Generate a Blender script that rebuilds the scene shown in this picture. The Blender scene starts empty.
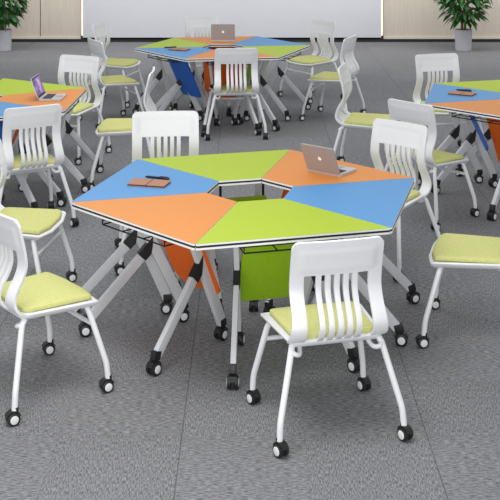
import bpy, bmesh, math, random
from mathutils import Vector, Matrix
random.seed(7)
S = bpy.context.scene
COL = S.collection
R_ = math.radians

# ------------------------------------------------------------------ materials
def s2l(c):
    return tuple(((v/255)/12.92 if v/255 <= .04045 else ((v/255+.055)/1.055)**2.4) for v in c)

def mat(name, rgb, rough=.5, metal=0., spec=.5, emit=None, estr=0., noise=None, bump=None):
    m = bpy.data.materials.new(name); m.use_nodes = True
    nt = m.node_tree; b = nt.nodes['Principled BSDF']
    col = (*s2l(rgb), 1)
    b.inputs['Base Color'].default_value = col
    b.inputs['Roughness'].default_value = rough
    b.inputs['Metallic'].default_value = metal
    b.inputs['Specular IOR Level'].default_value = spec
    if emit:
        b.inputs['Emission Color'].default_value = (*s2l(emit), 1)
        b.inputs['Emission Strength'].default_value = estr
    tc = nt.nodes.new('ShaderNodeTexCoord')
    if noise:
        sc, amt, stretch = noise
        mp = nt.nodes.new('ShaderNodeMapping'); mp.inputs['Scale'].default_value = stretch
        nz = nt.nodes.new('ShaderNodeTexNoise'); nz.inputs['Scale'].default_value = sc
        nz.inputs['Detail'].default_value = 4
        rp = nt.nodes.new('ShaderNodeMapRange')
        rp.inputs['From Min'].default_value = .3; rp.inputs['From Max'].default_value = .7
        rp.inputs['To Min'].default_value = 1-amt; rp.inputs['To Max'].default_value = 1+amt
        mx = nt.nodes.new('ShaderNodeVectorMath'); mx.operation = 'SCALE'
        mx.inputs[0].default_value = col[:3]
        nt.links.new(tc.outputs['Object'], mp.inputs['Vector'])
        nt.links.new(mp.outputs['Vector'], nz.inputs['Vector'])
        nt.links.new(nz.outputs['Fac'], rp.inputs['Value'])
        nt.links.new(rp.outputs['Result'], mx.inputs['Scale'])
        nt.links.new(mx.outputs['Vector'], b.inputs['Base Color'])
    if bump:
        nb = nt.nodes.new('ShaderNodeTexNoise'); nb.inputs['Scale'].default_value = bump[0]
        bp = nt.nodes.new('ShaderNodeBump'); bp.inputs['Strength'].default_value = bump[1]
        bp.inputs['Distance'].default_value = .002
        nt.links.new(tc.outputs['Object'], nb.inputs['Vector'])
        nt.links.new(nb.outputs['Fac'], bp.inputs['Height'])
        nt.links.new(bp.outputs['Normal'], b.inputs['Normal'])
    return m

M = dict(
    white_plastic=mat('white_plastic', (232, 232, 234), .35, noise=(6, .01, (1, 1, 1))),
    white_metal=mat('white_metal', (232, 233, 235), .3, noise=(9, .015, (1, 1, 1))),
    fabric=mat('lime_fabric', (205, 206, 134), .95, spec=.15, noise=(60, .05, (1, 1, 1)), bump=(420, .35)),
    black_plastic=mat('black_plastic', (28, 28, 30), .45, noise=(20, .1, (1, 1, 1))),
    hub=mat('pale_hub_plastic', (228, 229, 231), .4, noise=(20, .02, (1, 1, 1))),
    silver=mat('silver_metal', (214, 215, 218), .4, .0, noise=(30, .02, (1, 1, .1))),
    edge_white=mat('white_edge_band', (236, 236, 236), .4, noise=(12, .01, (1, 1, 1))),
    edge_black=mat('black_edge_groove', (20, 20, 22), .6, noise=(12, .05, (1, 1, 1))),
    wire=mat('black_wire', (26, 26, 28), .5, .3, noise=(12, .05, (1, 1, 1))),
    blue=mat('blue_laminate', (86, 144, 196), .5, spec=.25, noise=(300, .018, (1, 1, 1))),
    orange=mat('orange_laminate', (212, 136, 66), .5, spec=.25, noise=(300, .018, (1, 1, 1))),
    green=mat('lime_laminate', (166, 187, 42), .5, spec=.25, noise=(300, .018, (1, 1, 1))),
    p_blue=mat('blue_panel', (42, 108, 204), .6, noise=(40, .04, (1, 1, 1))),
    p_orange=mat('orange_panel', (238, 104, 18), .6, noise=(40, .04, (1, 1, 1))),
    p_green=mat('green_panel', (158, 200, 24), .6, noise=(40, .04, (1, 1, 1))),
    alu=mat('brushed_aluminium', (158, 150, 147), .45, .0, noise=(200, .02, (.1, 1, 1))),
    alu_pale=mat('pale_aluminium', (196, 196, 200), .35, .5, noise=(200, .02, (.1, 1, 1))),
    keys=mat('dark_keys', (52, 52, 60), .6, noise=(40, .1, (1, 1, 1))),
    logo=mat('white_logo', (250, 250, 250), .4, emit=(255, 255, 255), estr=.08, noise=(40, .01, (1, 1, 1))),
    leather=mat('tan_leather', (168, 118, 92), .7, noise=(90, .08, (1, 1, 1)), bump=(300, .3)),
    paper=mat('dark_paper_block', (70, 52, 48), .8, noise=(40, .1, (1, 1, 1))),
    pen=mat('black_pen', (20, 22, 34), .3, noise=(20, .1, (1, 1, 1))),
    pot=mat('grey_pot', (180, 180, 185), .6, noise=(14, .03, (1, 1, 1))),
    soil=mat('soil', (46, 38, 30), 1, noise=(60, .3, (1, 1, 1))),
    bark=mat('bark', (110, 96, 66), .9, noise=(40, .2, (1, 1, .2))),
    leaf=mat('leaf_green', (46, 96, 42), .45, noise=(9, .45, (1, 1, 1))),
    wall_white=mat('white_wall_board', (207, 207, 211), .6, noise=(3, .012, (1, 1, 1))),
    wood=mat('pale_wood_veneer', (208, 197, 183), .55, noise=(9, .055, (6, 1, .35))),
    seam=mat('dark_seam', (92, 84, 76), .8, noise=(9, .05, (1, 1, 1))),
    baseboard=mat('dark_baseboard', (26, 26, 28), .6, noise=(9, .05, (1, 1, 1))),
    trim_pale=mat('pale_trim', (226, 216, 198), .5, noise=(9, .02, (1, 1, 1))),
    led=mat('led_strip', (255, 250, 235), .5, emit=(255, 240, 214), estr=1.1, noise=(9, .01, (1, 1, 1))),
)

def screen_material():
    m = bpy.data.materials.new('lit_screen'); m.use_nodes = True
    nt = m.node_tree; b = nt.nodes['Principled BSDF']
    tc = nt.nodes.new('ShaderNodeTexCoord')
    mp = nt.nodes.new('ShaderNodeMapping'); mp.inputs['Scale'].default_value = (7, 7, 11)
    mp.inputs['Rotation'].default_value = (0, .6, .4)
    nz = nt.nodes.new('ShaderNodeTexNoise'); nz.inputs['Scale'].default_value = 1.0; nz.inputs['Detail'].default_value = 5
    r = nt.nodes.new('ShaderNodeValToRGB'); e = r.color_ramp.elements
    e[0].position = .36; e[0].color = (*s2l((34, 26, 84)), 1)
    e[1].position = .66; e[1].color = (*s2l((236, 196, 240)), 1)
    k = e.new(.5); k.color = (*s2l((128, 78, 168)), 1)
    L = nt.links
    L.new(tc.outputs['Object'], mp.inputs['Vector']); L.new(mp.outputs['Vector'], nz.inputs['Vector'])
    L.new(nz.outputs['Fac'], r.inputs['Fac']); L.new(r.outputs['Color'], b.inputs['Emission Color'])
    b.inputs['Emission Strength'].default_value = .9
    b.inputs['Base Color'].default_value = (.02, .02, .02, 1); b.inputs['Roughness'].default_value = .3
    return m
M['screen'] = screen_material()

def carpet_material():
    m = bpy.data.materials.new('grey_carpet_tiles'); m.use_nodes = True
    nt = m.node_tree; N = nt.nodes; L = nt.links; b = N['Principled BSDF']
    b.inputs['Roughness'].default_value = 1; b.inputs['Specular IOR Level'].default_value = .05
    tc = N.new('ShaderNodeTexCoord')
    off = N.new('ShaderNodeMapping'); off.inputs['Location'].default_value = (.285, -4.51, 0)
    L.new(tc.outputs['Object'], off.inputs['Vector'])
    T = .5125
    def math_(op, a, bb=None, v=None):
        n = N.new('ShaderNodeMath'); n.operation = op
        if isinstance(a, (int, float)): n.inputs[0].default_value = a
        else: L.new(a, n.inputs[0])
        if bb is not None:
            if isinstance(bb, (int, float)): n.inputs[1].default_value = bb
            else: L.new(bb, n.inputs[1])
        return n.outputs[0]
    sx = N.new('ShaderNodeSeparateXYZ'); L.new(off.outputs['Vector'], sx.inputs[0])
    X, Y = sx.outputs[0], sx.outputs[1]
    tx = math_('FLOOR', math_('DIVIDE', X, T)); ty = math_('FLOOR', math_('DIVIDE', Y, T))
    # white noise decides turn and tone of each tile
    cb = N.new('ShaderNodeCombineXYZ'); L.new(tx, cb.inputs[0]); L.new(ty, cb.inputs[1])
    wn = N.new('ShaderNodeTexWhiteNoise'); wn.noise_dimensions = '3D'; L.new(cb.outputs[0], wn.inputs['Vector'])
    par = math_('MODULO', math_('ABSOLUTE', math_('ADD', tx, ty)), 2.0)
    turn = math_('GREATER_THAN', par, .5)
    def stripes(sxv, syv):
        mp = N.new('ShaderNodeMapping'); mp.inputs['Scale'].default_value = (sxv, syv, 1)
        L.new(off.outputs['Vector'], mp.inputs['Vector'])
        nz = N.new('ShaderNodeTexNoise'); nz.inputs['Scale'].default_value = 1; nz.inputs['Detail'].default_value = 3
        nz.inputs['Roughness'].default_value = .65
        L.new(mp.outputs['Vector'], nz.inputs['Vector'])
        return nz.outputs['Fac']
    a = stripes(240, 40); c = stripes(36, 190)
    mixf = N.new('ShaderNodeMix'); L.new(turn, mixf.inputs[0]); L.new(a, mixf.inputs[2]); L.new(c, mixf.inputs[3])
    fine = N.new('ShaderNodeTexNoise'); fine.inputs['Scale'].default_value = 330; fine.inputs['Detail'].default_value = 2
    L.new(off.outputs['Vector'], fine.inputs['Vector'])
    comb = math_('ADD', math_('MULTIPLY', mixf.outputs[0], .72), math_('MULTIPLY', fine.outputs['Fac'], .28))
    big = N.new('ShaderNodeTexNoise'); big.inputs['Scale'].default_value = 1.4; big.inputs['Detail'].default_value = 3
    L.new(off.outputs['Vector'], big.inputs['Vector'])
    mr = N.new('ShaderNodeMapRange'); mr.inputs['From Min'].default_value = .345; mr.inputs['From Max'].default_value = .655
    mr.inputs['To Min'].default_value = .05; mr.inputs['To Max'].default_value = .385
    L.new(comb, mr.inputs['Value'])
    tone = math_('ADD', .955, math_('MULTIPLY', wn.outputs['Value'], .09))
    tone = math_('MULTIPLY', tone, math_('ADD', .9, math_('MULTIPLY', big.outputs['Fac'], .2)))
    # seams: faint on every tile, deeper on every second column
    fx = math_('ABSOLUTE', math_('SUBTRACT', math_('FRACT', math_('DIVIDE', X, 2*T)), .5))
    deep = math_('GREATER_THAN', fx, .5-.0022/(2*T)*1.0)
    fx2 = math_('ABSOLUTE', math_('SUBTRACT', math_('FRACT', math_('DIVIDE', X, T)), .5))
    fy2 = math_('ABSOLUTE', math_('SUBTRACT', math_('FRACT', math_('DIVIDE', Y, T)), .5))
    soft = math_('GREATER_THAN', math_('MAXIMUM', fx2, fy2), .5-.0016/T)
    seam = math_('SUBTRACT', 1.0, math_('ADD', math_('MULTIPLY', deep, .38), math_('MULTIPLY', soft, .12)))
    val = math_('MULTIPLY', math_('MULTIPLY', mr.outputs['Result'], tone), seam)
    cc = N.new('ShaderNodeCombineColor'); L.new(val, cc.inputs[0]); L.new(val, cc.inputs[1])
    L.new(math_('MULTIPLY', val, 1.04), cc.inputs[2])
    L.new(cc.outputs[0], b.inputs['Base Color'])
    bp = N.new('ShaderNodeBump'); bp.inputs['Strength'].default_value = .4; bp.inputs['Distance'].default_value = .003
    L.new(comb, bp.inputs['Height']); L.new(bp.outputs['Normal'], b.inputs['Normal'])
    return m
M['carpet'] = carpet_material()

# ------------------------------------------------------------------ mesh helpers
def new_bm(): return bmesh.new()

def mesh_of(name, bm, mats, smooth=True, bevel=0, seg=2):
    if bevel:
        es = [e for e in bm.edges if len(e.link_faces) == 2 and e.calc_face_angle(0) > .6]
        if es: bmesh.ops.bevel(bm, geom=es, offset=bevel, segments=seg, affect='EDGES', profile=.6, clamp_overlap=True)
    bmesh.ops.recalc_face_normals(bm, faces=bm.faces)
    me = bpy.data.meshes.new(name); bm.to_mesh(me); bm.free()
    for m in (mats if isinstance(mats, (list, tuple)) else [mats]): me.materials.append(m)
    if smooth:
        me.shade_smooth()
        try: me.set_sharp_from_angle(angle=R_(38))
        except Exception: pass
    return me

def link(name, me, parent=None, loc=(0, 0, 0), rotz=0, label=None, mw=None):
    o = bpy.data.objects.new(name, me); COL.objects.link(o)
    if parent is not None: o.parent = parent
    o.location = loc; o.rotation_euler = (0, 0, rotz)
    if label: o['label'] = label
    return o

def thing(name, label, cat, loc=(0, 0, 0), rotz=0, group=None, scale=1):
    o = link(name, None, None, loc, rotz)
    o.empty_display_size = .1; o.scale = (scale,)*3
    o['label'] = label; o['category'] = cat
    if group: o['group'] = group
    return o

def box(bm, c, d, rot=None, mi=0):
    r = bmesh.ops.create_cube(bm, size=1)
    vs = r['verts']
    mt = Matrix.Translation(c) @ (rot.to_4x4() if rot is not None else Matrix.Identity(4)) @ Matrix.Diagonal((*d, 1))
    bmesh.ops.transform(bm, matrix=mt, verts=vs)
    for f in {f for v in vs for f in v.link_faces}: f.material_index = mi
    return vs

def bar(bm, a, b, w, t, side, mi=0):
    """rectangular bar from a to b; width w lies in the plane of the bar and 'side x bar', thickness t along side"""
    a = Vector(a); b = Vector(b); z = (b-a).normalized(); y = Vector(side).normalized()
    y = (y - z*y.dot(z)).normalized(); x = y.cross(z)
    rot = Matrix((x, y, z)).transposed()
    return box(bm, (a+b)/2, (w, t, (b-a).length), rot, mi)

def smooth_path(pts, n=6):
    P = [Vector(p) for p in pts]; out = []
    for i in range(len(P)-1):
        p0 = P[max(i-1, 0)]; p1 = P[i]; p2 = P[i+1]; p3 = P[min(i+2, len(P)-1)]
        for k in range(n):
            t = k/n
            out.append(.5*((2*p1)+(-p0+p2)*t+(2*p0-5*p1+4*p2-p3)*t*t+(-p0+3*p1-3*p2+p3)*t**3))
    out.append(P[-1]); return out

def tube(bm, pts, r, n=10, mi=0, cap=True):
    P = [Vector(p) for p in pts]; rings = []
    up = Vector((0, 0, 1)); prev = None
    for i, p in enumerate(P):
        d = (P[min(i+1, len(P)-1)]-P[max(i-1, 0)]).normalized()
        if prev is None:
            a = d.cross(up) if abs(d.z) < .95 else d.cross(Vector((0, 1, 0)))
        else: a = prev - d*prev.dot(d)
        a.normalize(); prev = a; b = d.cross(a)
        rr = r[i] if isinstance(r, (list, tuple)) else r
        rings.append([bm.verts.new(p+rr*(a*math.cos(2*math.pi*k/n)+b*math.sin(2*math.pi*k/n))) for k in range(n)])
    for i in range(len(rings)-1):
        for k in range(n):
            f = bm.faces.new((rings[i][k], rings[i][(k+1) % n], rings[i+1][(k+1) % n], rings[i+1][k])); f.material_index = mi
    if cap:
        for q in (rings[0][::-1], rings[-1]): bm.faces.new(q).material_index = mi

def bend(a, b, c, r=.04, n=5):
    """points for a tube a-b-c with the corner at b rounded"""
    a, b, c = map(Vector, (a, b, c)); p = b+(a-b).normalized()*r; q = b+(c-b).normalized()*r
    return [a]+[(p*(1-t)**2+b*2*t*(1-t)+q*t*t) for t in [k/n for k in range(n+1)]]+[c]

def disc(bm, c, axis, r, h, n=16, mi=0):
    c = Vector(c); axis = Vector(axis).normalized()
    tube(bm, [c-axis*h/2, c+axis*h/2], r, n, mi)

def round_poly(P, rad, n=5):
    """P: list of 2D points, rad: radius per point"""
    out = []; k = len(P)
    for i in range(k):
        p = Vector(P[i]); a = (Vector(P[i-1])-p).normalized(); b = (Vector(P[(i+1) % k])-p).normalized()
        ang = a.angle(b); d = rad[i]/math.tan(ang/2)
        s = p+a*d; e = p+b*d; cen = p+(a+b).normalized()*(rad[i]/math.sin(ang/2))
        a0 = math.atan2(s.y-cen.y, s.x-cen.x); a1 = math.atan2(e.y-cen.y, e.x-cen.x)
        while a1-a0 > math.pi: a1 -= 2*math.pi
        while a1-a0 < -math.pi: a1 += 2*math.pi
        for j in range(n+1):
            t = a0+(a1-a0)*j/n; out.append((cen.x+rad[i]*math.cos(t), cen.y+rad[i]*math.sin(t)))
    return out

def prism(bm, poly, z0, z1, mi_side=0, mi_top=0, mi_bot=0):
    a = [bm.verts.new((x, y, z0)) for x, y in poly]; b = [bm.verts.new((x, y, z1)) for x, y in poly]
    n = len(poly)
    for i in range(n):
        bm.faces.new((a[i], a[(i+1) % n], b[(i+1) % n], b[i])).material_index = mi_side
    bm.faces.new(b).material_index = mi_top; bm.faces.new(a[::-1]).material_index = mi_bot

def grow(poly, d):
    """inset (d<0) or outset a convex polygon given in ccw order"""
    k = len(poly); out = []
    area = sum(poly[i][0]*poly[(i+1) % k][1]-poly[(i+1) % k][0]*poly[i][1] for i in range(k))
    s = 1 if area > 0 else -1
    for i in range(k):
        p = Vector(poly[i]); e1 = (p-Vector(poly[i-1])).normalized(); e2 = (Vector(poly[(i+1) % k])-p).normalized()
        n1 = Vector((e1.y, -e1.x))*s; n2 = Vector((e2.y, -e2.x))*s
        m = (n1+n2); m = m/max(m.dot(n1), .2)
        out.append((p.x+m.x*d, p.y+m.y*d))
    return out

# ------------------------------------------------------------------ swivel casters
def caster_meshes(rw=.028, w=.017, gap=.014, hub_r=.0185):
    bm = new_bm()
    for s in (-1, 1):
        c = Vector((s*(gap/2+w/2), -.008, rw))
        tube(bm, [c-Vector((w/2, 0, 0)), c-Vector((w/2-.003, 0, 0)), c+Vector((w/2-.003, 0, 0)), c+Vector((w/2, 0, 0))],
             [rw-.004, rw, rw, rw-.004], 20)
    # hood between and over the wheels
    for a in range(7):
        t0 = R_(20+a*20); t1 = R_(40+a*20); rr = rw+.004
        p = Vector((0, -.008+math.cos(t0)*rr, rw+math.sin(t0)*rr)); q = Vector((0, -.008+math.cos(t1)*rr, rw+math.sin(t1)*rr))
        bar(bm, p, q, .005, 2*w*.62+gap, (1, 0, 0))
    box(bm, (0, -.008, rw), (gap, rw*1.3, rw*1.3))
    tube(bm, [(0, .004, rw*1.2), (0, .004, rw*2+.018)], .0135, 12)
    body = mesh_of('caster', bm, M['black_plastic'])
    hubs = []
    for s in (-1, 1):
        bm = new_bm()
        x = s*(gap/2+w)
        tube(bm, [(x-s*.002, -.008, rw), (x+s*.0015, -.008, rw), (x+s*.003, -.008, rw)], [hub_r, hub_r, hub_r*.78], 18)
        hubs.append(mesh_of('hub_cap', bm, M['hub']))
    return body, hubs
CH_CAST = caster_meshes()
TB_CAST = caster_meshes(.031, .018, .016, .019)

def put_caster(kit, parent, loc, rz):
    c = link('caster', kit[0], parent, loc, rz)
    for h in kit[1]: link('hub_cap', h, c, label='pale round hub cap')
    return c

# ------------------------------------------------------------------ chair
SEAT = [(-.209, -.190), (.209, -.190), (.244, .195), (.10, .222), (-.10, .222), (-.244, .195)]
def seat_drop(y): return -.02*max(0, (y-.10)/.11)**2

def chair_meshes():
    out = {}
    # shell: a shallow tray with a sloping rim
    bm = new_bm()
    base = round_poly(SEAT, [.035, .035, .02, .2, .2, .02], 5)
    levels = [(.398, -.030), (.405, -.016), (.420, -.002), (.428, .0), (.432, -.003), (.432, -.016), (.425, -.022)]
    rings = []
    for z, d in levels:
        rings.append([bm.verts.new((x, y, z+seat_drop(y))) for x, y in grow(base, d)])
    n = len(base)
    for i in range(len(rings)-1):
        for k in range(n): bm.faces.new((rings[i][k], rings[i][(k+1) % n], rings[i+1][(k+1) % n], rings[i+1][k]))
    bm.faces.new(rings[0][::-1]); bm.faces.new(rings[-1])
    out['seat_shell'] = mesh_of('seat_shell', bm, M['white_plastic'])
    # pad
    bm = new_bm()
    pad = round_poly([(-.184, -.162), (.184, -.162), (.204, .180), (.09, .204), (-.09, .204), (-.204, .180)], [.03, .03, .022, .15, .15, .022], 6)
    rings = []
    for z, k in [(.427, .985), (.434, 1.0), (.443, 1.0), (.4475, .99), (.4495, .97), (.4505, .9), (.4515, .65), (.452, .3)]:
        rings.append([bm.verts.new((x*k, (y-.015)*k+.015, z+seat_drop((y-.015)*k+.015))) for x, y in pad])
    n = len(pad)
    for i in range(len(rings)-1):
        for k in range(n): bm.faces.new((rings[i][k], rings[i][(k+1) % n], rings[i+1][(k+1) % n], rings[i+1][k]))
    bm.faces.new(rings[0][::-1]); bm.faces.new(rings[-1])
    out['seat_pad'] = mesh_of('seat_pad', bm, M['fabric'])
    # backrest: S shaped sheet with a solid head panel, two side bands and five slats
    prof = smooth_path([(0, -.125, .413), (0, -.170, .420), (0, -.212, .448), (0, -.230, .490), (0, -.217, .538), (0, -.186, .590),
                        (0, -.168, .640), (0, -.172, .695), (0, -.186, .760), (0, -.199, .812), (0, -.208, .855)], 6)
    zs = [p.z for p in prof]; ntop = len(prof)-1
    hw0 = .207
    xs = [-hw0, -.196, -.168, -.164, -.147, -.093, -.069, -.051, -.029, -.0115, .0115, .029, .051, .069, .093, .147, .164, .168, .196, hw0]
    xs = [-.207, -.198, -.172, -.168, -.146, -.094, -.070, -.053, -.029, -.012, .012, .029, .053, .070, .094, .146, .168, .172, .198, .207]
    # slats occupy [-.094,-.070] [-.053,-.029] [-.012,.012] [.029,.053] [.070,.094]
    solid_cols = {5, 7, 9, 11, 13}
    bm = new_bm(); grid = {}
    L = [0]
    for i in range(1, len(prof)): L.append(L[-1]+(prof[i]-prof[i-1]).length)
    tot = L[-1]
    rows = list(range(len(prof)))
    pts = []
    # resample with dense rows near the top for the rounded corners
    ss = [tot*k/44 for k in range(43)]+[tot-.030, tot-.02, tot-.012, tot-.006, tot-.002, tot]
    ss = sorted(set(round(s, 5) for s in ss if s < tot-.031))+[tot-.030, tot-.02, tot-.012, tot-.006, tot-.002, tot]
    def at(s):
        for i in range(1, len(L)):
            if s <= L[i]+1e-9:
                t = (s-L[i-1])/(L[i]-L[i-1]); p = prof[i-1].lerp(prof[i], t)
                d = (prof[i]-prof[i-1]).normalized(); return p, Vector((0, -d.z, d.y))
        return prof[-1], Vector((0, -1, 0))
    slot_top = tot-.155; slot_bot = .035
    for j, s in enumerate(ss):
        p, nrm = at(s)
        d = tot-s; r = .034
        lim = hw0 - (r-math.sqrt(max(0, r*r-(r-d)**2)) if d < r else 0)
        flare = .012*math.exp(-((s-.10)/.07)**2)          # the bands stand slightly wider at the lumbar bulge
        for i, x in enumerate(xs):
            sg = 1 if x > 0 else -1
            ax = abs(x)
            if ax > .14: ax += flare*(1 if ax > .17 else .3)
            ax = min(ax, lim+flare)
            curve = -.016*(1-(ax/.21)**2)*min(1, s/.15)
            off = 0
            if abs(x) <= .1685 and slot_top+.018 < s < tot-.036: off = -.0028     # shallow recess of the head panel
            grid[i, j] = bm.verts.new(Vector((sg*ax, p.y+curve, p.z))+nrm*off*-1)
    for j in range(len(ss)-1):
        mid = (ss[j]+ss[j+1])/2
        for i in range(len(xs)-1):
            hole = slot_bot < mid < slot_top and 4 <= i <= 14 and i not in solid_cols
            if hole: continue
            q = [grid[i, j], grid[i+1, j], grid[i+1, j+1], grid[i, j+1]]
            try: bm.faces.new(q)
            except Exception: pass
    for v in [v for v in bm.verts if not v.link_faces]: bm.verts.remove(v)
    bmesh.ops.recalc_face_normals(bm, faces=bm.faces)
    bmesh.ops.remove_doubles(bm, verts=bm.verts, dist=.0003)
    bmesh.ops.solidify(bm, geom=bm.faces[:], thickness=.013)
    out['backrest'] = mesh_of('backrest', bm, M['white_plastic'], bevel=.0028, seg=2)
    # legs
    for nm, sx, rear in (('leg_rl', -1, True), ('leg_rr', 1, True), ('leg_fl', -1, False), ('leg_fr', 1, False)):
        bm = new_bm()
        if rear: pts = [(sx*.195, -.165, .410), (sx*.203, -.182, .392)]+bend((sx*.210, -.190, .365), (sx*.270, -.251, .130), (sx*.275, -.257, .060), .02)
        else: pts = [(sx*.180, .140, .404), (sx*.204, .148, .397)]+bend((sx*.217, .156, .365), (sx*.264, .219, .130), (sx*.268, .225, .060), .02)
        tube(bm, pts, .0138, 12)
        out[nm] = mesh_of('leg', bm, M['white_metal'])
    bm = new_bm(); tube(bm, [(-.228, .171, .310), (.228, .171, .310)], .0105, 10); out['crossbar'] = mesh_of('crossbar', bm, M['white_metal'])
    for sx in (-1, 1):
        bm = new_bm()
        tube(bm, smooth_path([(sx*.203, -.182, .394), (sx*.188, -.198, .384), (sx*.168, -.186, .378), (sx*.158, -.155, .384), (sx*.150, -.130, .408)], 4), .010, 8)
        out['bracket%d' % sx] = mesh_of('bracket', bm, M['white_metal'])
    return out
CM = chair_meshes()

def make_chair(label, group, x, y, h, sc, casters):
    t = thing('training_chair', label, 'chair', (x, y, 0), R_(h-90), group, sc)
    link('seat_shell', CM['seat_shell'], t); link('seat_pad', CM['seat_pad'], t, label='lime green fabric seat pad')
    link('backrest', CM['backrest'], t)
    for k in ('leg_rl', 'leg_rr', 'leg_fl', 'leg_fr'): link('leg', CM[k], t)
    link('crossbar', CM['crossbar'], t); link('bracket', CM['bracket1'], t); link('bracket', CM['bracket-1'], t)
    for (cx, cy), a in zip(((-.275, -.257), (.275, -.257), (-.268, .225), (.268, .225)), casters):
        put_caster(CH_CAST, t, (cx, cy, 0), R_(a-h+90))
    return t

def copy_tree(o, parent=None):
    c = o.copy(); COL.objects.link(c)
    if parent is not None: c.parent = parent
    for ch in list(o.children): copy_tree(ch, c)
    return c

G1, G2, G3, G4 = ('chairs around the front table', 'chairs around the back table', 'chairs around the left table', 'chairs around the right table')
chairs = [
    # label, group, x, y, heading, scale, world angles of the four casters (RL, RR, FL, FR)
    ('white slatted chair in the foreground, back to the viewer, before the green front desk', G1, 0.318, 4.655, 104.2, 0.975, (38, 35, 38, 30)),
    ('white slatted chair at lower left, green seat turned toward the orange front desk', G1, -0.986, 4.976, 40, 0.983, (-62, -60, -65, -58)),
    ('white slatted chair at left edge with its green seat pointing at the blue corner desk', G1, -1.298, 6.096, -8, 0.99, (-65, -60, -65, -70)),
    ('white slatted chair tucked behind the front table, facing the lime back desk', G1, -0.52, 6.7, -84, 1.03, (-60, -60, -65, -70)),
    ('bright white slatted chair behind the right corner of the front table, laptop side', G1, 0.822, 6.66, -131, .975, (-55, -60, -50, -55)),
    ('chair cut off by the right edge, only its lime seat and two legs showing', G1, 1.158, 5.592, 164, 0.99, (-75, -75, -78, -80)),
    ('white chair seen from behind in front of the back table', G2, -0.145, 10.29, 94.9, 0.987, (8, -5, 5, -8)),
    ('white chair left of the back table, farther of the two with lime seats', G2, -1.472, 11.913, -13.7, 1.01, (-70, -75, -75, -70)),
    ('white chair left of the back table, nearer of the two with lime seats', G2, -1.371, 10.82, 28.9, 0.982, (-75, -72, -78, -70)),
    ('faint white chair against the white wall behind the laptop of the back table', G2, -0.521, 12.66, -75, 1, (0, 0, 0, 0)),
    ('white chair at far right of the back table, seat facing the viewer and left', G2, 0.686, 12.164, -144, 0.994, (-70, -75, -72, -70)),
    ('white chair right of the back table, seen nearly side on facing left', G2, 0.843, 11.053, 155.8, 0.981, (-75, -70, -80, -75)),
    ('white slatted chair in front of the left table, back to the viewer', G3, -1.563, 7.48, 118.5, 0.98, (30, 35, 10, 10)),
    ('white slatted chair behind the orange desk with the open lit laptop', G3, -1.596, 9.41, -114, 0.99, (-70, -70, -70, -70)),
    ('white chair seen side on, lime seat facing the left table, behind the blue corner desk', G3, -0.99, 8.57, 180.7, 1.03, (-70, -75, -72, -70)),
    ('white chair seen side on facing the right table, its narrow back in profile', G4, 0.961, 8.798, -14.3, 1.02, (-70, -75, -70, -70)),
    ('white slatted chair behind the blue desk of the right table', G4, 1.718, 9.445, -75.5, 1, (-70, -70, -70, -70)),
    ('greyish white slatted chair facing the orange desk of the right table', G4, 1.257, 7.654, 43.7, 0.968, (-60, -58, -62, -60)),
]
proto = None
for lab, grp, x, y, h, sc, ca in chairs:
    if proto is None:
        proto = make_chair(lab, grp, x, y, h, sc, ca); continue
    c = copy_tree(proto)
    c.location = (x, y, 0); c.rotation_euler = (0, 0, R_(h-90)); c.scale = (sc,)*3
    c['label'] = lab; c['group'] = grp
    cs = [k for k in c.children if k.name.startswith('caster')]
    cs.sort(key=lambda o: (o.location.y, o.location.x))
    for o, a in zip(cs, ca): o.rotation_euler = (0, 0, R_(a-h+90))

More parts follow.
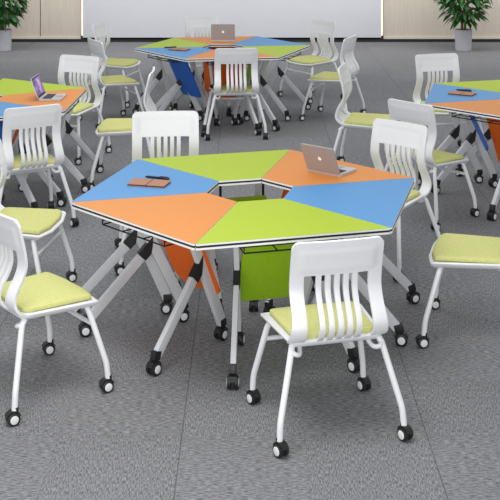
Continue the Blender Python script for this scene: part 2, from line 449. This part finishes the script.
# ------------------------------------------------------------------ folding desks that make up the hexagons
TOP = .75
def desk(center, theta, R, colour, label, group, frames, panel=(0, .17), dn=-.06, pz=(.26, .700), basket=True, round_corner=.035):
    """one trapezoid desk of a hexagon; local +y points outward, local x runs along the long edge"""
    k = R/.9
    ap = R*math.cos(R_(30)); inn = ap*.254; yc = (ap+inn)/2
    th = R_(theta); n = Vector((math.cos(th), math.sin(th), 0)); t = Vector((-math.sin(th), math.cos(th), 0))
    org = Vector((center[0], center[1], 0))+n*yc
    t_ = thing('folding_desk', label, 'desk', org, th-math.pi/2, group)
    X = lambda tt, nn, z: Vector((-tt*-1*-1, nn-yc, z))     # ccw offset tt is local -x
    half_o, half_i = R/2, R*.254/2
    trap = [(-half_o, ap-yc), (-half_i, inn-yc), (half_i, inn-yc), (half_o, ap-yc)]
    trap = grow(trap, -.0016)
    rp = lambda d: round_poly(grow(trap, d), [.006, .004, .004, .006], 4)
    top_m = M[colour]
    bm = new_bm()
    a = rp(0)
    prism(bm, a, TOP-.0092, TOP-.0012, 1, 1, 1)
    prism(bm, rp(-.0005), TOP-.0012, TOP, 0, 0, 0)
    link('tabletop', mesh_of('tabletop', bm, [top_m, M['edge_white']], smooth=False), t_, label='%s laminate tabletop with white rim' % ('lime green' if colour == 'green' else colour))
    bm = new_bm(); prism(bm, rp(-.0012), TOP-.0190, TOP-.0092); link('edge_groove', mesh_of('edge_groove', bm, M['edge_black'], smooth=False), t_, label='black groove around the tabletop edge')
    bm = new_bm(); prism(bm, rp(.0), TOP-.0280, TOP-.0190); link('lower_rim', mesh_of('lower_rim', bm, M['edge_white'], smooth=False), t_)
    # underside rail
    zt = TOP-.0265
    bm = new_bm()
    yr = .50*k-yc
    box(bm, (0, yr, zt-.018), (.50*k, .05, .034))
    link('underframe', mesh_of('underframe', bm, M['black_plastic'], bevel=.004), t_)
    # lambda frames
    for (tu, nu, tb, nb) in frames:
        U = Vector((-tu, nu-yc, 0)); B = Vector((-tb, nb-yc, 0)); d = (B-U).normalized(); s = Vector((0, 0, 1)).cross(d)
        Ln = (B-U).length
        pu = lambda z: U+d*(.31*max(0, z-.08)/.64)*(Ln/.52)+Vector((0, 0, z))
        bm = new_bm(); bar(bm, pu(.085), pu(zt-.03), .056, .027, s)
        link('leg', mesh_of('leg', bm, M['silver'], bevel=.005), t_, label='slanting silver upright')
        jt = pu(.425)+d*.012; fb = B+Vector((0, 0, .085))-d*.012
        bm = new_bm(); j2 = jt.lerp(fb, .15); bar(bm, j2, fb, .049, .027, s)
        br = link('brace', mesh_of('brace', bm, M['silver'], bevel=.005), t_, label='slanting silver brace')
        # black knuckle joint: tapers up on to the leg
        bm = new_bm()
        ax = (fb-jt).normalized(); up = s.cross(ax).normalized()
        outl = [(-.04, .029), (.02, .028), (.078, .027), (.078, -.027), (.036, -.029), (.0, -.006)]
        fa = [bm.verts.new(jt+ax*p+up*q*(1 if up.z > 0 else -1)+s*.0165) for p, q in outl]
        fb_ = [bm.verts.new(jt+ax*p+up*q*(1 if up.z > 0 else -1)-s*.0165) for p, q in outl]
        m_ = len(outl)
        for i in range(m_): bm.faces.new((fa[i], fa[(i+1) % m_], fb_[(i+1) % m_], fb_[i]))
        bm.faces.new(fa[::-1]); bm.faces.new(fb_)
        link('joint', mesh_of('joint', bm, M['black_plastic'], bevel=.004), br, label='black plastic knuckle joint')
        for P, top in ((U, pu(.09)), (B, fb)):
            bm = new_bm(); bar(bm, Vector((P.x, P.y, .066)), Vector((top.x, top.y, .108)), .047, .030, s)
            link('leg_end', mesh_of('leg_end', bm, M['black_plastic'], bevel=.005), t_, label='black end cap over the caster')
            ang = math.atan2(d.y, d.x)+R_(90)+random.uniform(-.12, .12)
            put_caster(TB_CAST, t_, (P.x, P.y, 0), ang)
    # modesty panel, hung parallel to the slanting uprights on their inner side
    if panel:
        off, hw = panel
        bm = new_bm()
        z0, z1 = pz
        y0 = (.265*k-yc)+dn; y1 = y0+.53*(z1-z0)*.9
        th_ = .014; sl = Vector((0, y1-y0, z1-z0)).normalized(); nn = Vector((0, -sl.z, sl.y))
        H = Vector((0, y1-y0, z1-z0)).length
        poly = round_poly([(-hw, H), (-hw, 0), (hw, 0), (hw, H)], [.004, .035, round_corner, .004], 6)
        fa = [bm.verts.new(Vector((x-off, y0, z0))+sl*v+nn*th_/2) for x, v in poly]
        fb_ = [bm.verts.new(Vector((x-off, y0, z0))+sl*v-nn*th_/2) for x, v in poly]
        m_ = len(poly)
        for i in range(m_): bm.faces.new((fa[i], fa[(i+1) % m_], fb_[(i+1) % m_], fb_[i]))
        bm.faces.new(fa[::-1]); bm.faces.new(fb_)
        link('modesty_panel', mesh_of('modesty_panel', bm, M['p_'+colour], smooth=False), t_, label='%s hanging modesty panel' % colour)
        bm = new_bm()
        if z1 >= .65:
            box(bm, (-off, y1+.004, z1-.004), (hw*1.9, .03, .03)); 
            link('panel_rail', mesh_of('panel_rail', bm, M['black_plastic'], bevel=.004), t_)
        else:
            bm.free()
            for sx in (-1, 1):
                bm = new_bm(); box(bm, (-off+sx*hw*.9, y1+.008, (z1+zt)/2), (.014, .010, zt-z1))
                link('panel_bracket', mesh_of('panel_bracket', bm, M['black_plastic'], bevel=.002), t_)
    # wire basket
    if basket:
        bm = new_bm()
        ya, yb = .52*k-yc, .755*k-yc; w = .25*k
        z = .684
        for yy in (ya, yb):
            tube(bm, [(-w*.9, yy, zt-.004), (-w*.9, yy, z), (w*.9, yy, z), (w*.9, yy, zt-.004)], .0038, 6)
        for i in range(2):
            yy = ya+(yb-ya)*(i+1)/3; tube(bm, [(-w*.9, yy, z), (w*.9, yy, z)], .0028, 6)
        for i in range(4):
            xx = -w*.9+w*1.8*i/3; tube(bm, [(xx, ya, z), (xx, yb, z)], .0034, 6)
        tube(bm, [(-w*.9, ya, zt-.02), (-w*.9, yb, zt-.02)], .0034, 6); tube(bm, [(w*.9, ya, zt-.02), (w*.9, yb, zt-.02)], .0034, 6)
        link('wire_basket', mesh_of('wire_basket', bm, M['wire']), t_)
    return t_

def wf(c, theta, u, b):
    """world foot points -> (t,n) offsets of a desk"""
    th = R_(theta); n = (math.cos(th), math.sin(th)); t = (-math.sin(th), math.cos(th))
    f = lambda p: ((p[0]-c[0])*t[0]+(p[1]-c[1])*t[1], (p[0]-c[0])*n[0]+(p[1]-c[1])*n[1])
    a = f(u); q = f(b); return (a[0], a[1], q[0], q[1])

def std(k=1.): return [(-.085*k, .215*k, -.255*k, .70*k), (.085*k, .215*k, .255*k, .70*k)]

MC = (.0, 5.545); g = 'desks forming the front hexagonal table'
desk(MC, 164.8, .916, 'blue', 'blue topped desk at the left of the front table, under the notebook', g,
     [wf(MC, 164.8, (-.443, 5.84), (-.937, 5.85)), wf(MC, 164.8, (-.352, 5.735), (-.839, 5.54))], None, basket=False)
desk(MC, 224.8, .916, 'orange', 'empty orange topped desk at the front left of the front table', g,
     [wf(MC, 224.8, (-.143, 5.496), (-.449, 5.091))], (-.185, .165), dn=-.085, pz=(.25, .70), round_corner=.10)
desk(MC, 284.8, .916, 'green', 'lime topped desk behind the foreground chair', g,
     [wf(MC, 284.8, (-.055, 5.43), (-.078, 4.946)), wf(MC, 284.8, (.22, 5.43), (.494, 5.124))], (.06, .175), dn=-.11, pz=(.245, .70))
desk(MC, 344.8, .916, 'blue', 'empty blue topped desk at the right of the front table', g,
     [wf(MC, 344.8, (.29, 5.46), (.754, 5.422))], None)
desk(MC, 44.8, .916, 'orange', 'orange topped desk carrying the laptop, back right of the front table', g,
     [wf(MC, 44.8, (.42, 5.80), (.899, 5.985)), (.08, .22, .21, .70)], (.0, .13))
desk(MC, 104.8, .916, 'green', 'lime topped desk at the far side of the front table', g, [(-.10, .30, -.255, .70), (.10, .30, .255, .70)], (-.06, .135), dn=.05, pz=(.44, .60))

BC = (-.271, 10.89); RB = .895; kb = RB/.9; g = 'desks forming the back hexagonal table'
bf = {215.6: [wf(BC, 217.6, (-.78, 11.28), (-1.18, 11.2)), wf(BC, 217.6, (-.52, 10.96), (-.93, 10.86))],
      335.6: [(.085, .215, .24, .60), (-.085, .215, -.24, .66)],
      35.6: [wf(BC, 37.6, (.13, 11.42), (.608, 11.48)), (.09, .25, .25, .7)]}
for th, col, lab in ((155.6, 'green', 'lime topped desk at the left end of the back table'),
                     (215.6, 'blue', 'blue topped desk of the back table with the small notebook'),
                     (275.6, 'orange', 'orange topped desk of the back table behind the centre chair'),
                     (335.6, 'green', 'lime topped desk at the front right of the back table'),
                     (35.6, 'blue', 'blue topped desk at the back right of the back table'),
                     (95.6, 'orange', 'orange topped desk of the back table under the laptop facing away')):
    desk(BC, th+2, RB, col, lab, g, bf.get(th, std(kb)), None if th == 155.6 else (-.17 if th == 215.6 else 0, .17), dn=0 if th == 215.6 else -.08)

LC = (-2.076, 8.085); RL = .9; g = 'desks forming the left hexagonal table'
desk(LC, -1.2, RL, 'orange', 'orange topped desk with the open lit laptop, left table', g,
     [wf(LC, -1.2, (-1.75, 8.27), (-1.262, 8.235)), (-.10, .215, -.2, .70)], (0, .15))
desk(LC, 58.8, RL, 'green', 'lime topped desk behind the open laptop, left table', g,
     [wf(LC, 58.8, (-1.60, 8.52), (-1.266, 8.90)), (.085, .215, .255, .70)], (0, .15))
desk(LC, 298.8, RL, 'blue', 'blue topped desk partly hidden by the chair at the left table', g, std(), (0, .17))

RC = (2.136, 8.11); RR = .9; g = 'desks forming the right hexagonal table'
desk(RC, 165.7, RR, 'blue', 'blue topped desk with the notebook, right table', g,
     [wf(RC, 165.7, (1.815, 8.52), (1.32, 8.46)), wf(RC, 165.7, (1.899, 8.39), (1.418, 8.205))], (.17, .08), dn=.07, pz=(.38, .70))
desk(RC, 225.7, RR, 'orange', 'orange topped desk at the right edge of the photo, right table', g, [(.02, .2, .09, .73)], (0, .17))
desk(RC, 105.7, RR, 'green', 'lime topped desk at the far side of the right table', g, std(), None)

# ------------------------------------------------------------------ laptops
def laptop(label, hinge, ang, w, d, open_deg, screen=False, lidmat='alu'):
    """hinge = centre of the hinge line on the table; the base extends along local +y"""
    t = thing('laptop', label, 'laptop', (hinge[0], hinge[1], TOP), R_(ang))
    bm = new_bm(); prism(bm, round_poly([(-w/2, 0), (w/2, 0), (w/2, d), (-w/2, d)], [.004, .004, .012, .012], 4), .001, .015)
    b = link('base', mesh_of('base', bm, M['alu_pale'], smooth=False, bevel=.0015, seg=1), t)
    bm = new_bm()
    for r in range(5):
        for c in range(12):
            box(bm, (-w*.42+w*.84*(c+.5)/12, d*.12+d*.42*(r+.5)/5, .0158), (w*.84/12*.86, d*.42/5*.84, .002))
    link('keyboard', mesh_of('keyboard', bm, M['keys'], smooth=False), b)
    bm = new_bm(); box(bm, (0, d*.78, .0153), (w*.32, d*.30, .0008)); link('trackpad', mesh_of('trackpad', bm, M['alu'], smooth=False), b)
    a = R_(open_deg)                      # lean of the lid back from vertical
    H = d*.98
    u = Vector((0, -math.sin(a), math.cos(a))); nf = Vector((0, math.cos(a), math.sin(a)))   # nf points to the user side
    o0 = Vector((0, .0, .014))
    def sheet(bm, x0, x1, v0, v1, f0, f1, rad):
        poly = round_poly([(x0, v0), (x1, v0), (x1, v1), (x0, v1)], [rad]*4, 4)
        A = [bm.verts.new(o0+Vector((x, 0, 0))+u*v+nf*f0) for x, v in poly]
        B = [bm.verts.new(o0+Vector((x, 0, 0))+u*v+nf*f1) for x, v in poly]
        k = len(poly)
        for i in range(k): bm.faces.new((A[i], A[(i+1) % k], B[(i+1) % k], B[i]))
        bm.faces.new(A[::-1]); bm.faces.new(B)
    bm = new_bm(); sheet(bm, -w/2, w/2, 0, H, -.004, .003, .010)
    lid = link('lid', mesh_of('lid', bm, M[lidmat], smooth=False), t)
    bm = new_bm(); sheet(bm, -w/2+.004, w/2-.004, .006, H-.004, .003, .0036, .006)
    link('bezel', mesh_of('bezel', bm, M['edge_black'], smooth=False), lid)
    bm = new_bm(); sheet(bm, -w/2+.013, w/2-.013, .022, H-.014, .0036, .0040, .001)
    link('display', mesh_of('display', bm, M['screen'] if screen else M['edge_black'], smooth=False), lid)
    # fruit shaped mark on the outside of the lid
    bm = new_bm(); r0 = w*.052; cx, cy = 0, H*.52
    outl = []
    for i in range(28):
        q = 2*math.pi*i/28
        r = r0*(1-.16*math.exp(-((q-math.pi/2)/.28)**2)-.10*math.exp(-((q-3*math.pi/2)/.25)**2))
        x = r*math.cos(q)*1.0; v = r*math.sin(q)*.98
        dx, dv = x-(-r0*1.12), v-.15*r0                       # the bite (mirrored as seen from outside)
        if math.hypot(dx, dv) < r0*.42:
            f = r0*.42/max(math.hypot(dx, dv), 1e-6); x, v = -r0*1.12+dx*f, .15*r0+dv*f
        outl.append((cx+x, cy+v))
    A = [bm.verts.new(o0+Vector((x, 0, 0))+u*v-nf*.004) for x, v in outl]
    B = [bm.verts.new(o0+Vector((x, 0, 0))+u*v-nf*.0046) for x, v in outl]
    k = len(A)
    for i in range(k): bm.faces.new((A[i], A[(i+1) % k], B[(i+1) % k], B[i]))
    bm.faces.new(A); bm.faces.new(B[::-1])
    lf = [(-.0, 1.0), (-.10, 1.28), (-.38, 1.5), (-.30, 1.2)]
    A = [bm.verts.new(o0+Vector((cx+x*r0, 0, 0))+u*(cy+v*r0)-nf*.004) for x, v in lf]
    B = [bm.verts.new(o0+Vector((cx+x*r0, 0, 0))+u*(cy+v*r0)-nf*.0046) for x, v in lf]
    for i in range(4): bm.faces.new((A[i], A[(i+1) % 4], B[(i+1) % 4], B[i]))
    bm.faces.new(A); bm.faces.new(B[::-1])
    link('logo', mesh_of('logo', bm, M['logo'], smooth=False), lid, label='small white fruit shaped emblem')
    return t
laptop('grey laptop seen from behind on the orange desk of the front table', (.400, 5.850), -39, .215, .168, 24)
laptop('open laptop with glowing purple screen on the orange desk of the left table', (-1.556, 8.07), -92, .235, .165, 21, screen=True, lidmat='alu_pale')
laptop('brownish laptop lid facing the viewer on the back table', (-.283, 11.29), 0, .25, .17, 4)

# ------------------------------------------------------------------ notebooks and pens
def notebook(label, loc, ang, w, d):
    t = thing('notebook', label, 'notebook', (loc[0], loc[1], TOP), R_(ang))
    bm = new_bm(); prism(bm, round_poly([(-w/2+.002, -d/2+.002), (w/2-.003, -d/2+.002), (w/2-.003, d/2-.002), (-w/2+.002, d/2-.002)], [.003]*4, 3), .0022, .0088)
    link('pages', mesh_of('pages', bm, M['paper'], smooth=False), t)
    bm = new_bm()
    pl = round_poly([(-w/2, -d/2), (w/2, -d/2), (w/2, d/2), (-w/2, d/2)], [.006]*4, 4)
    prism(bm, pl, .0004, .0024); prism(bm, pl, .0088, .0115)
    link('cover', mesh_of('cover', bm, M['leather'], smooth=False), t)
    bm = new_bm(); box(bm, (0.002, 0, .0119), (.004, d*.98, .001)); box(bm, (0.002, -d/2-.0004, .006), (.004, .001, .0125)); box(bm, (0.002, d/2+.0004, .006), (.004, .001, .0125))
    link('elastic_band', mesh_of('elastic_band', bm, M['edge_black'], smooth=False), t, label='thin dark elastic band')
    return t
def pen(label, a, b):
    a = Vector((*a, 0)); b = Vector((*b, 0)); m = (a+b)/2; L = (b-a).length
    t = thing('pen', label, 'pen', (m.x, m.y, TOP), math.atan2(b.y-a.y, b.x-a.x))
    r = .0072
    bm = new_bm(); tube(bm, [(-L/2, 0, r), (-L/2+.014, 0, r), (L*.08, 0, r)], [.0022, r*.85, r*.9], 12); link('barrel', mesh_of('barrel', bm, M['pen']), t)
    bm = new_bm(); tube(bm, [(L*.08, 0, r), (L/2-.003, 0, r), (L/2, 0, r)], [r, r, r*.8], 12)
    cap = link('cap', mesh_of('cap', bm, M['pen']), t)
    bm = new_bm(); box(bm, (L*.28, 0, r*2+.001), (L*.34, .0035, .0015)); link('clip', mesh_of('clip', bm, M['edge_black'], smooth=False), cap)
notebook('tan leather notebook on the blue desk of the front table', (-.528, 5.645), -14, .205, .118)
pen('black pen lying behind the tan notebook on the front table', (-.562, 5.775), (-.429, 5.728))
notebook('small tan notebook on the blue desk of the back table', (-.697, 10.64), -23, .19, .12)
pen('black pen behind the small notebook on the back table', (-.86, 10.79), (-.735, 10.79))
notebook('tan notebook on the blue desk of the right table', (1.62, 8.235), -28, .19, .125)
pen('black pen behind the notebook on the right table', (1.605, 8.40), (1.715, 8.345))

# ------------------------------------------------------------------ potted plants
def plant(label, x, y, seed, crown_r, zc):
    rnd = random.Random(seed)
    t = thing('potted_plant', label, 'plant', (x, y, 0), 0, 'potted plants against the back wall')
    bm = new_bm()
    pr = [(.112, 0), (.118, .004), (.125, .28), (.126, .31), (.113, .31), (.111, .28)]
    n = 28; rings = [[bm.verts.new((r*math.cos(2*math.pi*k/n), r*math.sin(2*math.pi*k/n), z)) for k in range(n)] for r, z in pr]
    for i in range(len(rings)-1):
        for k in range(n): bm.faces.new((rings[i][k], rings[i][(k+1) % n], rings[i+1][(k+1) % n], rings[i+1][k]))
    bm.faces.new(rings[0][::-1]); bm.faces.new(rings[-1])
    link('pot', mesh_of('pot', bm, M['pot']), t)
    bm = new_bm(); disc(bm, (0, 0, .275), (0, 0, 1), .106, .012, 24)
    for _ in range(40):
        q = rnd.uniform(0, 6.28); rr = rnd.uniform(0, .09); bmesh.ops.create_icosphere(bm, subdivisions=1, radius=rnd.uniform(.006, .012), matrix=Matrix.Translation((rr*math.cos(q), rr*math.sin(q), .281)))
    link('soil', mesh_of('soil', bm, M['soil']), t)
    tips = []
    for i in range(6):
        q = i*1.05+rnd.uniform(-.3, .3); r1 = rnd.uniform(.05, .2)
        bm = new_bm(); zt = rnd.uniform(.8, 1.25)
        P = smooth_path([(.03*math.cos(q), .03*math.sin(q), .27), (r1*.4*math.cos(q), r1*.4*math.sin(q), .5), (r1*math.cos(q+.4), r1*math.sin(q+.4), .5+.5*(zt-.5)), (r1*1.3*math.cos(q+.3), r1*1.3*math.sin(q+.3), zt)], 5)
        tube(bm, P, [.011-.0004*k for k in range(len(P))], 7)
        link('stem', mesh_of('stem', bm, M['bark']), t); tips.append(P)
    bm = new_bm()
    def leaf(p, dirv, L, w):
        d = dirv.normalized(); s = d.cross(Vector((0, 0, 1)))
        if s.length < .1: s = Vector((1, 0, 0))
        s.normalize(); s.rotate(Matrix.Rotation(rnd.uniform(-.7, .7), 3, d)); up = s.cross(d)
        prof = [(0, .08), (.2, .7), (.45, 1), (.7, .72), (.9, .28), (1, .02)]
        rows = []
        for u_, ww in prof:
            c = p+d*L*u_+Vector((0, 0, -1))*L*.32*u_*u_
            rows.append((bm.verts.new(c-s*w*ww/2+up*w*.16*ww), bm.verts.new(c), bm.verts.new(c+s*w*ww/2+up*w*.16*ww)))
        for a_, b_ in zip(rows, rows[1:]):
            for i in (0, 1): bm.faces.new((a_[i], a_[i+1], b_[i+1], b_[i]))
    for k in range(600):
        q = rnd.uniform(0, 6.283); h = rnd.random()
        z = .42+h*1.0
        rad = crown_r*(1-.85*abs((z-.98)/.62)**2.6)*math.sqrt(rnd.uniform(.05, 1))
        if rad < .02: rad = .02
        p = Vector((rad*math.cos(q), rad*math.sin(q), z))
        d = Vector((math.cos(q), math.sin(q), rnd.uniform(-.9, .35)))+Vector((rnd.uniform(-.4, .4), rnd.uniform(-.4, .4), 0))
        leaf(p, d, rnd.uniform(.11, .17), rnd.uniform(.05, .078))
    # leaf stalks back to the stems are hidden inside the crown; petioles join a sample of leaves
    me = mesh_of('foliage', bm, M['leaf'])
    link('foliage', me, t)
plant('leafy plant in a grey pot at the right before the wood panelling', 3.155, 15.94, 3, .37, 1)
plant('leafy plant in a grey pot at the left edge before the wood panelling', -3.65, 15.94, 11, .33, 1)

# ------------------------------------------------------------------ setting
def struct(name, bm, m, smooth=False, bevel=0):
    o = link(name, mesh_of(name, bm, m, smooth=smooth, bevel=bevel)); o['kind'] = 'structure'; return o
WY = 16.93
bm = new_bm(); box(bm, (0, 8.2, -.02), (17, 18.4, .04)); struct('floor', bm, M['carpet'])
# wood panelled wall with its seams as gaps between boards over a dark backing
bm = new_bm(); box(bm, (0, WY+.12, 1.5), (17, .1, 3.0)); struct('wall_back', bm, M['seam'])
def boards(name, x0, x1, cuts):
    bm = new_bm(); e = [x0]+cuts+[x1]
    for a, b in zip(e, e[1:]): box(bm, ((a+b)/2, WY+.045, 1.54), (b-a-.012, .05, 2.92))
    return struct(name, bm, M['wood'])
boards('trim_1', -8.0, -2.66, [-7.1, -5.83, -4.56, -3.297])
boards('trim_2', 2.095, 8.0, [5.9, 7.1])
# white board wall standing proud of the wood
bm = new_bm(); box(bm, (-.282, WY+.005, 1.535), (4.67, .13, 2.93)); struct('trim_3', bm, M['wall_white'])
# light strips in the gap between board and wood
for nm, x in (('cove_light', -2.639), ('cove_light', 2.074)):
    bm = new_bm(); box(bm, (x, WY+.045, 1.54), (.022, .03, 2.9))
    o = link(nm, mesh_of(nm, bm, M['led'], smooth=False))
    o['label'] = 'thin glowing strip at the %s edge of the white wall board' % ('left' if x < 0 else 'right')
    o['category'] = 'light'
bm = new_bm(); box(bm, (0, WY+.0, .02), (17, .12, .04)); struct('baseboard_back', bm, M['baseboard'])
bm = new_bm(); box(bm, (-5.33, WY+.012, .061), (5.34, .02, .040)); box(bm, (5.05, WY+.012, .061), (5.90, .02, .040)); struct('trim_4', bm, M['trim_pale'])

# ------------------------------------------------------------------ light
w = bpy.data.worlds.new('World'); S.world = w; w.use_nodes = True
w.node_tree.nodes['Background'].inputs[0].default_value = (.94, .97, 1.0, 1)
w.node_tree.nodes['Background'].inputs[1].default_value = .54
def area(name, loc, sx, sy, power, rot=(0, 0, 0), col=(1, 1, 1)):
    l = bpy.data.lights.new(name, 'AREA'); l.shape = 'RECTANGLE'; l.size = sx; l.size_y = sy; l.energy = power; l.color = col
    o = bpy.data.objects.new(name, l); COL.objects.link(o); o.location = loc; o.rotation_euler = rot
    return o
area('ceiling_panel_light', (-1.4, 8.6, 3.6), 1.6, 3.2, 48)
area('ceiling_panel_light', (2.6, 10.5, 3.6), 1.6, 3.2, 40)
area('ceiling_panel_light', (-.6, 3.8, 3.6), 2.0, 1.6, 80)
area('wall_fill_light', (0, 14.7, 2.9), 12, .6, 165, (R_(56), 0, 0))  # unseen fill added to brighten the back wall, not a room fitting
area('front_fill_light', (-1.0, -2.6, 2.0), 7, 2.8, 265, (R_(88), 0, R_(-6)))  # soft fill added behind the camera to lift upright faces, no actual window

# ------------------------------------------------------------------ camera
cam = bpy.data.cameras.new('camera'); co = bpy.data.objects.new('camera', cam); COL.objects.link(co)
cam.sensor_width = 36; cam.lens = 1078/500*36          # level camera with a lowered lens, verticals stay upright
co.location = (0, 0, 2.246); co.rotation_euler = (math.pi/2, 0, 0); cam.shift_y = -(250+101.5)/500
cam.clip_end = 100
S.camera = co
S.view_settings.view_transform = 'Standard'; S.view_settings.look = 'None'
S.view_settings.exposure = 0.14; S.view_settings.gamma = 1
S.view_settings.use_curve_mapping = False
